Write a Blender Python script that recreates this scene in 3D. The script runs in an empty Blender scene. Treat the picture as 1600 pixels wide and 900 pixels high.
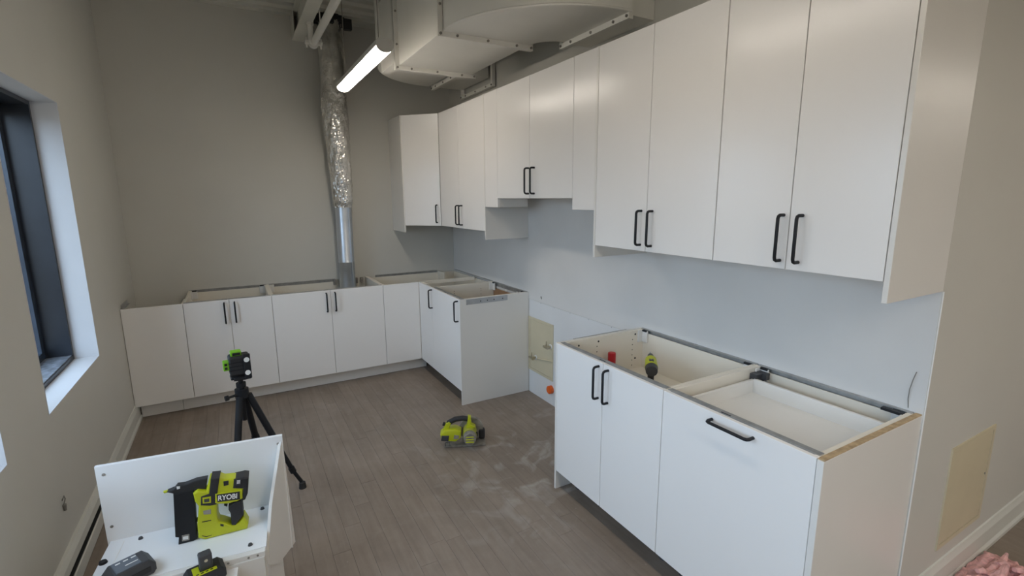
import bpy, bmesh, math, random
from mathutils import Vector, Matrix, noise
random.seed(7)
SC = bpy.context.scene
COL = SC.collection
R = math.radians

# ------------------------------------------------------------------ camera
# world frame: right wall is X=0, back wall is Y=0, floor z=0, metres
CAM = Vector((-2.1081, -5.0625, 1.6609))
YAW, PIT, ROL, FPX = R(29.3942), R(10.5235), R(-0.3806), 764.05
fw = Vector((math.sin(YAW)*math.cos(PIT), math.cos(YAW)*math.cos(PIT), -math.sin(PIT)))
rt = Vector((math.cos(YAW), -math.sin(YAW), 0))
up = rt.cross(fw)
rt2 = rt*math.cos(ROL)+up*math.sin(ROL)
up2 = -rt*math.sin(ROL)+up*math.cos(ROL)
cd = bpy.data.cameras.new('camera'); cam = bpy.data.objects.new('camera', cd); COL.objects.link(cam)
cam.matrix_world = Matrix(((rt2.x, up2.x, -fw.x, CAM.x), (rt2.y, up2.y, -fw.y, CAM.y), (rt2.z, up2.z, -fw.z, CAM.z), (0, 0, 0, 1)))
cd.sensor_fit = 'HORIZONTAL'; cd.sensor_width = 36; cd.lens = FPX/1600*36; cd.clip_start = .02
SC.camera = cam
# ------------------------------------------------------------------ world, exposure
wd = bpy.data.worlds.new('world'); SC.world = wd; wd.use_nodes = True
bg = wd.node_tree.nodes['Background']
SKY, GROUND, SKYPOW = (.67, .81, 1.0, 1), (.13, .125, .115, 1), 7.4
_n = wd.node_tree.nodes; _l = wd.node_tree.links
_tc = _n.new('ShaderNodeTexCoord'); _sx = _n.new('ShaderNodeSeparateXYZ'); _l.new(_tc.outputs['Generated'], _sx.inputs[0])
_mr = _n.new('ShaderNodeMapRange'); _mr.inputs[1].default_value = -.03; _mr.inputs[2].default_value = .03; _l.new(_sx.outputs['Z'], _mr.inputs[0])
_mx = _n.new('ShaderNodeMix'); _mx.data_type = 'RGBA'; _mx.inputs[6].default_value = GROUND; _mx.inputs[7].default_value = SKY
_l.new(_mr.outputs[0], _mx.inputs[0]); _l.new(_mx.outputs[2], bg.inputs[0]); bg.inputs[1].default_value = SKYPOW
SC.view_settings.view_transform = 'Standard'; SC.view_settings.look = 'None'
SC.view_settings.gamma = 1; SC.view_settings.use_curve_mapping = False
SC.view_settings.exposure = 0.0
LED = [23.0, 16.0, 37.0, 37.0, 35.0, 35.0, 11.0, 11.0]   # emission of each pendant: in view, in line above, four added behind for rear light, two in the hall
LEDCOL = (1.0, .91, .80)

# ------------------------------------------------------------------ materials
def mat(name, col, rough=.5, metal=0., var=.04, scale=6., bump=0., bscale=60., spec=.5, emit=None, coat=0):
    m = bpy.data.materials.new(name); m.use_nodes = True
    nt = m.node_tree; N = nt.nodes; L = nt.links
    b = N['Principled BSDF']
    b.inputs['Roughness'].default_value = rough; b.inputs['Metallic'].default_value = metal
    b.inputs['Specular IOR Level'].default_value = spec
    b.inputs['Coat Weight'].default_value = coat
    tc = N.new('ShaderNodeTexCoord')
    nz = N.new('ShaderNodeTexNoise'); nz.inputs['Scale'].default_value = scale; nz.inputs['Detail'].default_value = 4
    L.new(tc.outputs['Object'], nz.inputs['Vector'])
    rp = N.new('ShaderNodeValToRGB')
    rp.color_ramp.elements[0].position = .3; rp.color_ramp.elements[1].position = .7
    rp.color_ramp.elements[0].color = tuple(max(0, c*(1-var)) for c in col)+(1,)
    rp.color_ramp.elements[1].color = tuple(min(1, c*(1+var)) for c in col)+(1,)
    L.new(nz.outputs['Fac'], rp.inputs['Fac']); L.new(rp.outputs['Color'], b.inputs['Base Color'])
    if bump:
        n2 = N.new('ShaderNodeTexNoise'); n2.inputs['Scale'].default_value = bscale; n2.inputs['Detail'].default_value = 3
        L.new(tc.outputs['Object'], n2.inputs['Vector'])
        bp = N.new('ShaderNodeBump'); bp.inputs['Strength'].default_value = bump; bp.inputs['Distance'].default_value = .004
        L.new(n2.outputs['Fac'], bp.inputs['Height']); L.new(bp.outputs['Normal'], b.inputs['Normal'])
    if emit:
        b.inputs['Emission Color'].default_value = tuple(emit[0])+(1,); b.inputs['Emission Strength'].default_value = emit[1]
    return m

M = {}
M['wall'] = mat('wall_paint', (.60, .585, .535), .55, var=.02, scale=2, bump=.05, bscale=180)
M['wallr'] = mat('wall_primer', (.70, .685, .66), .5, var=.03, scale=3, bump=.05, bscale=120)
M['board'] = mat('drywall_board', (.705, .705, .70), .55, var=.025, scale=4)
M['reveal'] = mat('reveal_paint', (.58, .585, .60), .5, var=.02)
M['trim'] = mat('trim_paint', (.66, .655, .60), .4, var=.02)
M['door'] = mat('door_foil', (.87, .85, .825), .25, var=.008, scale=2, bump=.012, bscale=30)
M['panel'] = mat('cover_foil', (.78, .76, .72), .28, var=.012, scale=2, bump=.02, bscale=30)
M['carcass'] = mat('carcass_foil', (.80, .755, .66), .42, var=.02, scale=3)
M['drawerw'] = mat('drawer_white', (.80, .795, .77), .35, var=.01)
M['raw'] = mat('raw_particleboard', (.46, .34, .20), .85, var=.25, scale=40, bump=.2, bscale=200)
M['galv'] = mat('galvanised_steel', (.50, .51, .52), .38, .85, var=.12, scale=14)
M['rail'] = mat('rail_steel', (.42, .42, .41), .42, .7, var=.15, scale=25)
M['pipe'] = mat('pipe_steel', (.60, .64, .69), .36, .9, var=.12, scale=5)
M['foil'] = mat('crinkled_foil', (.70, .69, .66), .25, .88, var=.18, scale=9, bump=.35, bscale=45)
M['tape'] = mat('torn_black_wrap', (.02, .02, .02), .6, var=.3)
M['black'] = mat('black_metal', (.010, .011, .014), .5, var=.2, spec=.35)
M['rubber'] = mat('black_rubber', (.018, .018, .020), .6, var=.25, bump=.1, bscale=150)
M['dgrey'] = mat('dark_grey_plastic', (.05, .052, .058), .45, var=.15)
M['bgrey'] = mat('battery_grey', (.12, .14, .17), .42, var=.15)
M['lime'] = mat('lime_plastic', (.50, .54, .012), .38, var=.06, scale=12)
M['limedust'] = mat('dusty_lime_plastic', (.44, .45, .05), .5, var=.14, scale=30)
M['green'] = mat('green_plastic', (.18, .46, .01), .4, var=.06)
M['white'] = mat('white_print', (.85, .85, .83), .5, var=.01)
M['red'] = mat('red_can', (.48, .012, .02), .3, var=.06)
M['orange'] = mat('orange_cap', (.80, .14, .02), .4, var=.05)
M['frame'] = mat('window_frame_black', (.018, .022, .030), .3, var=.2)
M['sash'] = mat('window_sash', (.035, .05, .075), .25, var=.2)  # bluer than the frame: a blue reflection put into the base colour
M['dustsill'] = mat('dusty_sill', (.13, .145, .17), .6, var=.5, scale=30)
M['duct'] = mat('duct_paint', (.79, .77, .71), .48, var=.03, scale=4, bump=.03, bscale=30)
M['deck'] = mat('deck_paint', (.68, .67, .60), .6, var=.05, scale=4)
M['access'] = mat('access_cream', (.60, .53, .37), .5, var=.03)
M['brass'] = mat('brushed_brass', (.50, .45, .33), .3, .9, var=.1)
M['pink'] = mat('pink_insulation', (.74, .43, .42), .9, var=.28, scale=26, bump=.7, bscale=90)
M['dust'] = mat('dusty_steel', (.30, .28, .25), .6, .4, var=.3, scale=30)
M['wood'] = mat('brown_hardboard', (.34, .20, .11), .7, var=.12)
M['bench'] = mat('white_melamine', (.88, .89, .90), .20, var=.012, scale=3)
M['clear'] = mat('hazy_plastic', (.75, .74, .70), .2, var=.02)
M['wire'] = mat('wire_sheath', (.22, .21, .19), .5, var=.2)
M['lamp'] = mat('lamp_housing', (.55, .53, .49), .4, var=.02)
for k_ in range(8): M['lens%d' % k_] = mat('led_lens', (.9, .9, .88), .4, var=.0, emit=(LEDCOL, LED[k_]))

def glass_mat():
    m = bpy.data.materials.new('window_glass'); m.use_nodes = True
    nt = m.node_tree; N = nt.nodes; L = nt.links
    N.remove(N['Principled BSDF']); out = N['Material Output']
    t = N.new('ShaderNodeBsdfTransparent'); t.inputs[0].default_value = (.86, .90, .92, 1)
    g = N.new('ShaderNodeBsdfGlossy'); g.inputs['Roughness'].default_value = .02
    lw = N.new('ShaderNodeLayerWeight'); lw.inputs[0].default_value = .5
    pw = N.new('ShaderNodeMath'); pw.operation = 'POWER'; pw.inputs[1].default_value = 4.5; L.new(lw.outputs['Facing'], pw.inputs[0])
    f = N.new('ShaderNodeMapRange'); f.inputs[3].default_value = .05; f.inputs[4].default_value = .75; L.new(pw.outputs[0], f.inputs[0])
    mx = N.new('ShaderNodeMixShader'); L.new(f.outputs[0], mx.inputs[0]); L.new(t.outputs[0], mx.inputs[1]); L.new(g.outputs[0], mx.inputs[2])
    L.new(mx.outputs[0], out.inputs[0]); return m
M['glass'] = glass_mat()

def floor_mat():
    m = bpy.data.materials.new('floor_plank_wood'); m.use_nodes = True
    nt = m.node_tree; N = nt.nodes; L = nt.links; b = N['Principled BSDF']
    geo = N.new('ShaderNodeNewGeometry'); oi = N.new('ShaderNodeObjectInfo')
    mp = N.new('ShaderNodeMapping'); mp.inputs['Scale'].default_value = (26, 2.2, 1); L.new(geo.outputs['Position'], mp.inputs['Vector'])
    off = N.new('ShaderNodeVectorMath'); off.operation = 'ADD'
    L.new(mp.outputs[0], off.inputs[0])
    cx = N.new('ShaderNodeCombineXYZ'); ml = N.new('ShaderNodeMath'); ml.operation = 'MULTIPLY'; ml.inputs[1].default_value = 37
    L.new(oi.outputs['Random'], ml.inputs[0]); L.new(ml.outputs[0], cx.inputs[1]); L.new(cx.outputs[0], off.inputs[1])
    nz = N.new('ShaderNodeTexNoise'); nz.inputs['Scale'].default_value = 1.4; nz.inputs['Detail'].default_value = 5; L.new(off.outputs[0], nz.inputs['Vector'])
    rp = N.new('ShaderNodeValToRGB'); e = rp.color_ramp.elements
    e[0].position = .25; e[0].color = (.218, .172, .137, 1); e[1].position = .75; e[1].color = (.280, .227, .184, 1)
    L.new(nz.outputs['Fac'], rp.inputs['Fac'])
    hs = N.new('ShaderNodeHueSaturation'); mr = N.new('ShaderNodeMapRange'); mr.inputs[3].default_value = .94; mr.inputs[4].default_value = 1.05
    L.new(oi.outputs['Random'], mr.inputs[0]); L.new(mr.outputs[0], hs.inputs['Value']); 
    sm = N.new('ShaderNodeTexNoise'); sm.inputs['Scale'].default_value = 3.2; sm.inputs['Detail'].default_value = 9; sm.inputs['Roughness'].default_value = .65; L.new(geo.outputs['Position'], sm.inputs['Vector'])
    sc = N.new('ShaderNodeMapRange'); sc.inputs[1].default_value = .3; sc.inputs[2].default_value = .7; sc.inputs[3].default_value = .84; sc.inputs[4].default_value = 1.16; L.new(sm.outputs['Fac'], sc.inputs[0])
    h2 = N.new('ShaderNodeHueSaturation'); L.new(sc.outputs[0], h2.inputs['Value']); L.new(rp.outputs[0], h2.inputs['Color'])
    L.new(h2.outputs[0], hs.inputs['Color'])
    # pale plaster dust smeared over the boards near the range gap and the right-hand units
    dn = N.new('ShaderNodeTexNoise'); dn.inputs['Scale'].default_value = 5.5; dn.inputs['Detail'].default_value = 8; dn.inputs['Distortion'].default_value = 1.4
    L.new(geo.outputs['Position'], dn.inputs['Vector'])
    dr = N.new('ShaderNodeValToRGB'); dr.color_ramp.elements[0].position = .53; dr.color_ramp.elements[1].position = .80
    L.new(dn.outputs['Fac'], dr.inputs['Fac'])
    vd = N.new('ShaderNodeVectorMath'); vd.operation = 'DISTANCE'; vd.inputs[1].default_value = (-.50, -2.62, 0); L.new(geo.outputs['Position'], vd.inputs[0])
    fr = N.new('ShaderNodeMapRange'); fr.inputs[1].default_value = .25; fr.inputs[2].default_value = .95; fr.inputs[3].default_value = .70; fr.inputs[4].default_value = .08
    L.new(vd.outputs['Value'], fr.inputs[0])
    mm = N.new('ShaderNodeMath'); mm.operation = 'MULTIPLY'; L.new(dr.outputs[0], mm.inputs[0]); L.new(fr.outputs[0], mm.inputs[1])
    # dirt specks everywhere
    sp = N.new('ShaderNodeTexVoronoi'); sp.inputs['Scale'].default_value = 9; L.new(geo.outputs['Position'], sp.inputs['Vector'])
    sr = N.new('ShaderNodeValToRGB'); sr.color_ramp.elements[0].position = .0; sr.color_ramp.elements[0].color = (1, 1, 1, 1)
    sr.color_ramp.elements[1].position = .055; sr.color_ramp.elements[1].color = (0, 0, 0, 1)
    L.new(sp.outputs['Distance'], sr.inputs['Fac'])
    s2 = N.new('ShaderNodeMath'); s2.operation = 'MULTIPLY'; s2.inputs[1].default_value = .45; L.new(sr.outputs[0], s2.inputs[0])
    ad = N.new('ShaderNodeMath'); ad.operation = 'MAXIMUM'; L.new(mm.outputs[0], ad.inputs[0]); L.new(s2.outputs[0], ad.inputs[1])
    mx = N.new('ShaderNodeMix'); mx.data_type = 'RGBA'; L.new(ad.outputs[0], mx.inputs[0]); L.new(hs.outputs[0], mx.inputs[6]); mx.inputs[7].default_value = (.56, .53, .49, 1)
    L.new(mx.outputs[2], b.inputs['Base Color'])
    b.inputs['Roughness'].default_value = .52
    bp = N.new('ShaderNodeBump'); bp.inputs['Strength'].default_value = .12; bp.inputs['Distance'].default_value = .002
    L.new(nz.outputs['Fac'], bp.inputs['Height']); L.new(bp.outputs['Normal'], b.inputs['Normal'])
    return m
M['floor'] = floor_mat()

# ------------------------------------------------------------------ mesh helpers
class MB:
    def __init__(s): s.bm = bmesh.new()
    def box(s, a, b, bev=0.):
        lo = Vector([min(a[i], b[i]) for i in range(3)]); hi = Vector([max(a[i], b[i]) for i in range(3)])
        r = bmesh.ops.create_cube(s.bm, size=1)
        for v in r['verts']:
            v.co = Vector([lo[i]+(v.co[i]+.5)*(hi[i]-lo[i]) for i in range(3)])
        if bev:
            es = list({e for v in r['verts'] for e in v.link_edges})
            bmesh.ops.bevel(s.bm, geom=es, offset=bev, segments=1 if bev < .004 else 2, affect='EDGES', profile=.5)
        return s
    def cyl(s, p, q, r, r2=None, n=16, caps=True):
        p = Vector(p); q = Vector(q); d = q-p
        r2 = r if r2 is None else r2
        m = Matrix.Translation((p+q)/2) @ d.to_track_quat('Z', 'Y').to_matrix().to_4x4()
        bmesh.ops.create_cone(s.bm, cap_ends=caps, segments=n, radius1=r, radius2=r2, depth=d.length, matrix=m); return s
    def sph(s, c, r, sc=(1, 1, 1), n=12):
        m = Matrix.Translation(c) @ Matrix.Diagonal((sc[0], sc[1], sc[2], 1))
        bmesh.ops.create_uvsphere(s.bm, u_segments=n, v_segments=n//2+2, radius=r, matrix=m); return s
    def prism(s, pts, f0, f1, bev=0.):
        """pts: list of 2d points; f0, f1 map a 2d point to its 3d position on each of the two faces"""
        a = [s.bm.verts.new(f0(*p)) for p in pts]; b = [s.bm.verts.new(f1(*p)) for p in pts]
        n = len(pts); fs = [s.bm.faces.new(a), s.bm.faces.new(list(reversed(b)))]
        for i in range(n): fs.append(s.bm.faces.new((a[i], b[i], b[(i+1) % n], a[(i+1) % n])))
        bmesh.ops.recalc_face_normals(s.bm, faces=fs)
        if bev:
            es = [e for e in set(fs[0].edges) | set(fs[1].edges)]
            bmesh.ops.bevel(s.bm, geom=es, offset=bev, segments=2, affect='EDGES', profile=.5, clamp_overlap=True)
        return s
    def tube(s, pts, r, n=8, caps=True):
        pts = [Vector(p) for p in pts]; rings = []
        t = (pts[1]-pts[0]).normalized(); nn = t.orthogonal().normalized()
        for i, p in enumerate(pts):
            if i == 0: t = (pts[1]-pts[0])
            elif i == len(pts)-1: t = pts[-1]-pts[-2]
            else: t = (pts[i+1]-p).normalized()+(p-pts[i-1]).normalized()
            t.normalize(); nn = (nn-t*nn.dot(t)).normalized(); bb = t.cross(nn)
            rr = r[i] if isinstance(r, (list, tuple)) else r
            rings.append([s.bm.verts.new(p+(nn*math.cos(2*math.pi*k/n)+bb*math.sin(2*math.pi*k/n))*rr) for k in range(n)])
        for a, b in zip(rings, rings[1:]):
            for k in range(n): s.bm.faces.new((a[k], a[(k+1) % n], b[(k+1) % n], b[k]))
        if caps: s.bm.faces.new(list(reversed(rings[0]))); s.bm.faces.new(rings[-1])
        return s
    def lathe(s, prof, c=(0, 0, 0), n=24):
        rings = []
        for r, z in prof:
            rings.append([s.bm.verts.new((c[0]+r*math.cos(2*math.pi*k/n), c[1]+r*math.sin(2*math.pi*k/n), c[2]+z)) for k in range(n)])
        for a, b in zip(rings, rings[1:]):
            for k in range(n): s.bm.faces.new((a[k], a[(k+1) % n], b[(k+1) % n], b[k]))
        s.bm.faces.new(list(reversed(rings[0]))); s.bm.faces.new(rings[-1]); return s
    def xf(s, m):
        bmesh.ops.transform(s.bm, matrix=m, verts=s.bm.verts[:]); return s
    def build(s, name, material, parent=None, world=True, smooth=False, label=None):
        if world and parent is not None: s.xf(root_inv(parent))
        bmesh.ops.recalc_face_normals(s.bm, faces=s.bm.faces[:])
        me = bpy.data.meshes.new(name); s.bm.to_mesh(me); s.bm.free()
        me.materials.append(M[material] if isinstance(material, str) else material)
        if smooth:
            me.polygons.foreach_set('use_smooth', [True]*len(me.polygons))
            try: me.set_sharp_from_angle(angle=R(40))
            except Exception: pass
        o = bpy.data.objects.new(name, me); COL.objects.link(o)
        if parent is not None: o.parent = parent
        if label: o['label'] = label
        return o
ROOTM = {}
def root_inv(o):
    while o.parent is not None: o = o.parent
    return ROOTM[o.name].inverted() if o.name in ROOTM else Matrix.Identity(4)
def thing(name, loc, label, cat, group=None, rotz=0.):
    o = bpy.data.objects.new(name, None); COL.objects.link(o)
    o.empty_display_size = .05
    o.location = loc; o.rotation_euler = (0, 0, rotz)
    ROOTM[o.name] = Matrix.Translation(loc) @ Matrix.Rotation(rotz, 4, 'Z')
    return tag(o, label, cat, group)
def tag(o, label, cat, group=None):
    o['label'] = label; o['category'] = cat
    if group: o['group'] = group
    return o
def struct(o, label=None):
    o['kind'] = 'structure'
    if label: o['label'] = label
    return o

# ------------------------------------------------------------------ key measures
W = 2.892          # left wall at X=-W
DB, DR, DU = .6407, .6328, .394       # door planes: back run, right run, uppers
ZT, ZB = .876, .1156
ZU0, ZU1, ZUP, ZS, ZF = 1.3969, 2.4188, 1.3322, 1.6514, 1.5877
YE = -4.3513       # outside corner of the right wall
CEIL = 3.25
XR, YN = 8.0, -9.0

# ------------------------------------------------------------------ structure
fl = struct(MB().box((-W, YN, -.12), (XR, 0, -.012)).build('floor', 'floor'))
# planks, each its own board, where the boards can be told apart
PW = .0835; seam0 = -.7635
x = seam0
while x - PW > -W: x -= PW
x0s = []
xx = x
while xx < -.005:
    x0s.append(xx); xx += PW
x0s = [-W] + x0s
plank_mesh = {}
cnt = 0
for i, xa in enumerate(x0s):
    xb = min(x0s[i+1] if i+1 < len(x0s) else 0., 0.)
    if xb-xa < .012: continue
    y = random.uniform(.0, .6)
    ys = [0.]
    y = -random.uniform(.3, 1.2)
    while y > -4.5: ys.append(y); y -= random.uniform(.85, 1.4)
    ys.append(-4.9)
    for y1, y0 in zip(ys, ys[1:]):
        p = MB().box((xa+.0003, y0+.0003, -.012), (xb-.0003, y1-.0003, random.uniform(-.0003, .0002)), .0006).build('plank', 'floor', fl)
        cnt += 1
# beyond the countable boards the same flooring carries on as sheets
MB().box((-W, YN, -.012), (0, -4.9, 0)).build('floor_sheet', 'floor', fl)
MB().box((0, YN, -.012), (XR, YE, 0)).build('floor_sheet', 'floor', fl)

struct(MB().box((-W-.3, 0, -.1), (.3, .15, 3.5)).build('wall_back', 'wall'))
WIN = [(-2.322, -1.372), (-3.74, -2.787), (-5.15, -4.20), (-6.57, -5.62), (-7.98, -7.03)]
WZ0, WZ1 = .735, 2.190
wl = MB(); TH = .30
ys = [0.] + [v for a, b in WIN for v in (b, a)] + [YN]
for k in range(0, len(ys), 2): wl.box((-W-TH, ys[k], -.1), (-W, ys[k+1], 3.5))
for a, b in WIN:
    wl.box((-W-TH, a, -.1), (-W, b, WZ0)); wl.box((-W-TH, a, WZ1), (-W, b, 3.5))
struct(wl.build('wall_left', 'wall'))
struct(MB().box((0, YE, -.1), (.12, 0, 3.5)).build('wall_right', 'wall'))
# lower drywall board on the right wall: its top joint shows as a thin line
wr = bpy.data.objects['wall_right']
MB().box((-.0025, -2.93, .0), (0, -1.62, .8165), .001).build('drywall_board', 'board', wr)
MB().box((-.0025, -4.350, .8195), (0, -.003, 2.30), .0008).build('primed_board', 'wallr', wr)
for y in (-1.80, -1.99, -2.2, -2.42, -2.66):
    MB().cyl((-.003, y, .812), (-.0015, y, .812), .004, n=8).build('screw', 'rail', wr)
struct(MB().box((.12, YE, -.1), (XR, YE+.12, 3.5)).build('wall_end', 'wall'))
struct(MB().box((-W-.3, YN-.15, -.1), (XR, YN, 3.5)).build('wall_rear', 'wall'))
struct(MB().box((XR, YN, -.1), (XR+.15, YE+.12, 3.5)).build('wall_far', 'wall'))
struct(MB().box((.0002, YE-.003, .13), (.0048, YE+.004, 1.33), .001).build('trim_1', 'white'))  # corner bead; its white also paints in the edge highlight of the corner
# reveals of the windows: painted lining boards, frame, sash, pane, sill
for i, (a, b) in enumerate(WIN):
    w = struct(bpy.data.objects.new('window_%d' % (i+1), None), 'tall black framed window set deep in white reveal'); COL.objects.link(w)
    w.location = (-W-.2, (a+b)/2, WZ0); ROOTM[w.name] = Matrix.Translation(w.location)
    D0, D1 = .113, .285
    rv = MB(); t = .004
    rv.box((-W-D0, b-t, WZ0), (-W+.001, b, WZ1)).box((-W-D0, a, WZ0), (-W+.001, a+t, WZ1))
    rv.box((-W-D0, a+t, WZ1-t), (-W+.001, b-t, WZ1)).box((-W-D0, a+t, WZ0), (-W+.001, b-t, WZ0+t))
    rv.build('window_reveal', 'reveal', w)
    def ring(m, x0, x1, wd_):
        m.box((x0, a, WZ0), (x1, a+wd_, WZ1)).box((x0, b-wd_, WZ0), (x1, b, WZ1))
        m.box((x0, a+wd_, WZ0), (x1, b-wd_, WZ0+wd_)).box((x0, a+wd_, WZ1-wd_), (x1, b-wd_, WZ1)); return m
    ring(MB(), -W-D1, -W-D0, .026).build('window_frame', 'frame', w)
    ring(MB(), -W-D1+.01, -W-D1+.055, .075).build('window_sash', 'sash', w)
    MB().box((-W-D1+.055, a+.026, WZ0+.026), (-W-D0-.004, b-.026, WZ0+.032)).build('window_sill', 'dustsill', w)
    MB().box((-W-D1+.028, a+.07, WZ0+.07), (-W-D1+.036, b-.07, WZ1-.07)).build('pane', 'glass', w)
    pl = bpy.data.lights.new('window_portal', 'AREA'); pl.shape = 'RECTANGLE'; pl.size = WZ1-WZ0; pl.size_y = b-a
    pl.cycles.is_portal = True
    po = bpy.data.objects.new('window_portal', pl); COL.objects.link(po)
    po.location = (-W-.31, (a+b)/2, (WZ0+WZ1)/2); po.rotation_euler = (0, R(-90), 0)

# ribbed steel deck
pr = []; y = .0; zl, zh = CEIL, CEIL+.080
while y > YN:
    pr += [(y, zl), (y-.085, zl), (y-.105, zh), (y-.15, zh)]; y -= .17
    pr.append((y+.0, zl)) if False else None
bm = MB(); va = [bm.bm.verts.new((-W-.3, p[0], p[1])) for p in pr]; vb = [bm.bm.verts.new((XR, p[0], p[1])) for p in pr]
for k in range(len(pr)-1): bm.bm.faces.new((va[k], va[k+1], vb[k+1], vb[k]))
bm.box((-W-.3, YN, CEIL+.085), (XR, .15, CEIL+.2))
struct(bm.build('ceiling', 'deck'))
# baseboards
def bboard(name, prof, f0, f1, material='trim'):
    return struct(MB().prism(prof, f0, f1).build(name, material))
BP = [(0, 0), (.026, 0), (.026, .018), (.018, .03), (.016, .10), (.009, .118), (.006, .128), (0, .13)]
bboard('baseboard_left', BP, lambda d, z: (-W+d, -.56, z), lambda d, z: (-W+d, -1.60, z))
bboard('baseboard_right', BP, lambda d, z: (.0, YE-d, z), lambda d, z: (XR, YE-d, z))

# ------------------------------------------------------------------ cabinet builders
def mapR(a, d, z): return (-d, -a, z)      # right wall: a from back wall, d from right wall
def mapB(a, d, z): return (a, -d, z)       # back wall: a is X, d from back wall
def bx(mp, a0, a1, d0, d1, z0, z1, bev=.0012): return MB().box(mp(a0, d0, z0), mp(a1, d1, z1), bev)
def handle(mp, a, d, z, ln, parent, vert=True):
    """bow handle: two posts and a bar with rounded corners"""
    pr_, r = .034, .0062
    prof = [(0, 0), (pr_-.012, 0), (pr_-.0035, .0035), (pr_, .012), (pr_, ln-.012), (pr_-.0035, ln-.0035), (pr_-.012, ln), (0, ln)]
    pts = [mp(a, d+p, z+q) if vert else mp(a+q, d+p, z) for p, q in prof]
    o = MB().tube(pts, r, 8).build('handle', 'black', parent, smooth=True); o['label'] = 'matt black bow handle'
    return o
G = .0016
def door(mp, a0, a1, d1, z0, z1, parent, hs=None, hz='top', name='door', hl=.163, hoff=.036):
    o = bx(mp, a0+G, a1-G, d1-.018, d1, z0+G, z1-G, .0012).build(name, 'door', parent)
    if hs:
        ha = a0+hoff if hs == '-' else a1-hoff
        zz = z1-.024-hl if hz == 'top' else z0+.032
        handle(mp, ha, d1, zz, hl, o)
    return o
def base_carcass(mp, a0, a1, D, root, back=True, rear=True, zt=ZT-.002, rails=True, shelf=None):
    cz0, T, df = ZB-.002, .018, D-.020
    bx(mp, a0, a0+T, .012, df, cz0, zt).build('side_panel', 'carcass', root)
    bx(mp, a1-T, a1, .012, df, cz0, zt).build('side_panel', 'carcass', root)
    bx(mp, a0+T, a1-T, .012, df, cz0, cz0+T).build('bottom_panel', 'carcass', root)
    if back: bx(mp, a0+T, a1-T, .012, .018, cz0+T, zt-.02).build('back_panel', 'carcass', root)
    if shelf: bx(mp, a0+T, a1-T, .02, df-.03, shelf-.018, shelf).build('shelf', 'carcass', root)
    if rails:
        b = MB().box(mp(a0+.004, df-.026, zt), mp(a1-.004, df-.001, zt+.0025)).box(mp(a0+T, df-.004, zt-.03), mp(a1-T, df-.001, zt))
        b.box(mp(a0+T, df-.026, zt-.012), mp(a1-T, df-.024, zt)); fr_ = b.build('front_rail', 'rail', root)
        MB().box(mp((a0+a1)/2-.05, df-.006, zt+.0025), mp((a0+a1)/2-.01, df-.001, zt+.0035)).build('slot', 'black', fr_)
    if rear:
        b = MB().box(mp(a0+.004, .001, zt-.038), mp(a1-.004, .004, zt)).box(mp(a0+.004, .001, zt), mp(a1-.004, .022, zt+.0025))
        b.build('back_rail', 'rail', root)
        for s, aa in ((1, a0+T), (-1, a1-T)):
            b = MB().box(mp(aa, .019, zt-.075), mp(aa+s*.045, .030, zt-.004), .002).box(mp(aa, .03, zt-.075), mp(aa+s*.008, .062, zt-.004), .002)
            br = b.build('corner_bracket', 'drawerw', root)
            MB().box(mp(aa+s*.008, .022, zt-.010), mp(aa+s*.042, .034, zt-.001)).build('hook', 'black', br)
    for aa in (a0+.06, a1-.06):
        for dd in (.08, df-.11):
            MB().cyl(mp(aa, dd, 0), mp(aa, dd, .012), .028, n=12).cyl(mp(aa, dd, .012), mp(aa, dd, cz0), .016, n=10).build('leg', 'dgrey', root)
def peg_holes(mp, a, d_list, z_list, root, s=1):
    b = MB()
    for dd in d_list:
        for z in z_list: b.cyl(mp(a, dd, z), mp(a+s*.0008, dd, z), .0032, n=8)
    b.build('peg_holes', 'rubber', root)['kind'] = 'stuff'

# ------------------------------------------------------------------ back base run
X0, X1, X2, X3, X4, X5 = -W, -2.5095, -2.2012, -1.8962, -1.4339, -.9742
t = thing('filler_panel', (X0, -DB, 0), 'wide white filler panel between window wall and back base cabinets', 'panel')
bx(mapB, X0+.003, X1-G, DB-.018, DB, ZB, ZT-.002).build('front_board', 'door', t)
MB().box((-W+.004, -.60, ZT-.01), (-W+.007, -.36, ZT+.022)).box((-W+.007, -.60, ZT-.01), (-W+.02, -.36, ZT-.007)).build('wall_rail', 'galv', t)
MB().box((X1-.02, -.62, ZB), (X1-.002, -.30, ZT-.02)).build('batten', 'carcass', t)

t = thing('base_cabinet', (X1, -DB, 0), 'white two door base cabinet behind the tripod, next to the filler panel', 'cabinet', 'base cabinets on the back wall')
base_carcass(mapB, X1, X3, DB, t)
door(mapB, X1, X2, DB, ZB, ZT, t, '+'); door(mapB, X2, X3, DB, ZB, ZT, t, '-')
t = thing('base_cabinet', (X3, -DB, 0), 'wide white two door base cabinet with steel vent pipe dropping into it', 'cabinet', 'base cabinets on the back wall')
base_carcass(mapB, X3, X5, DB, t, back=False, rear=False)
for xa, xb in ((X3+.018, -1.285), (-1.085, -1.055)):
    bx(mapB, xa, xb, .012, .018, ZB+.02, ZT-.03).build('back_panel', 'carcass', t)
MB().box((X3+.01, -.022, ZT-.004), (-1.285, -.001, ZT-.0015)).box((X3+.01, -.005, ZT-.03), (-1.285, -.001, ZT-.004)).build('back_rail', 'rail', t)
for xa in (-1.292, -1.083, -1.030):
    MB().box((xa-.013, -.05, ZT-.06), (xa+.013, -.014, ZT-.006), .003).box((xa-.006, -.055, ZT-.045), (xa+.006, -.05, ZT-.02)).build('hanging_bracket', 'dust', t)
b = MB().box((X3+.018, -.03, ZT-.078), (X3+.06, -.019, ZT-.006), .002).box((X3+.018, -.062, ZT-.078), (X3+.026, -.03, ZT-.006), .002); b.build('corner_bracket', 'drawerw', t)
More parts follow.
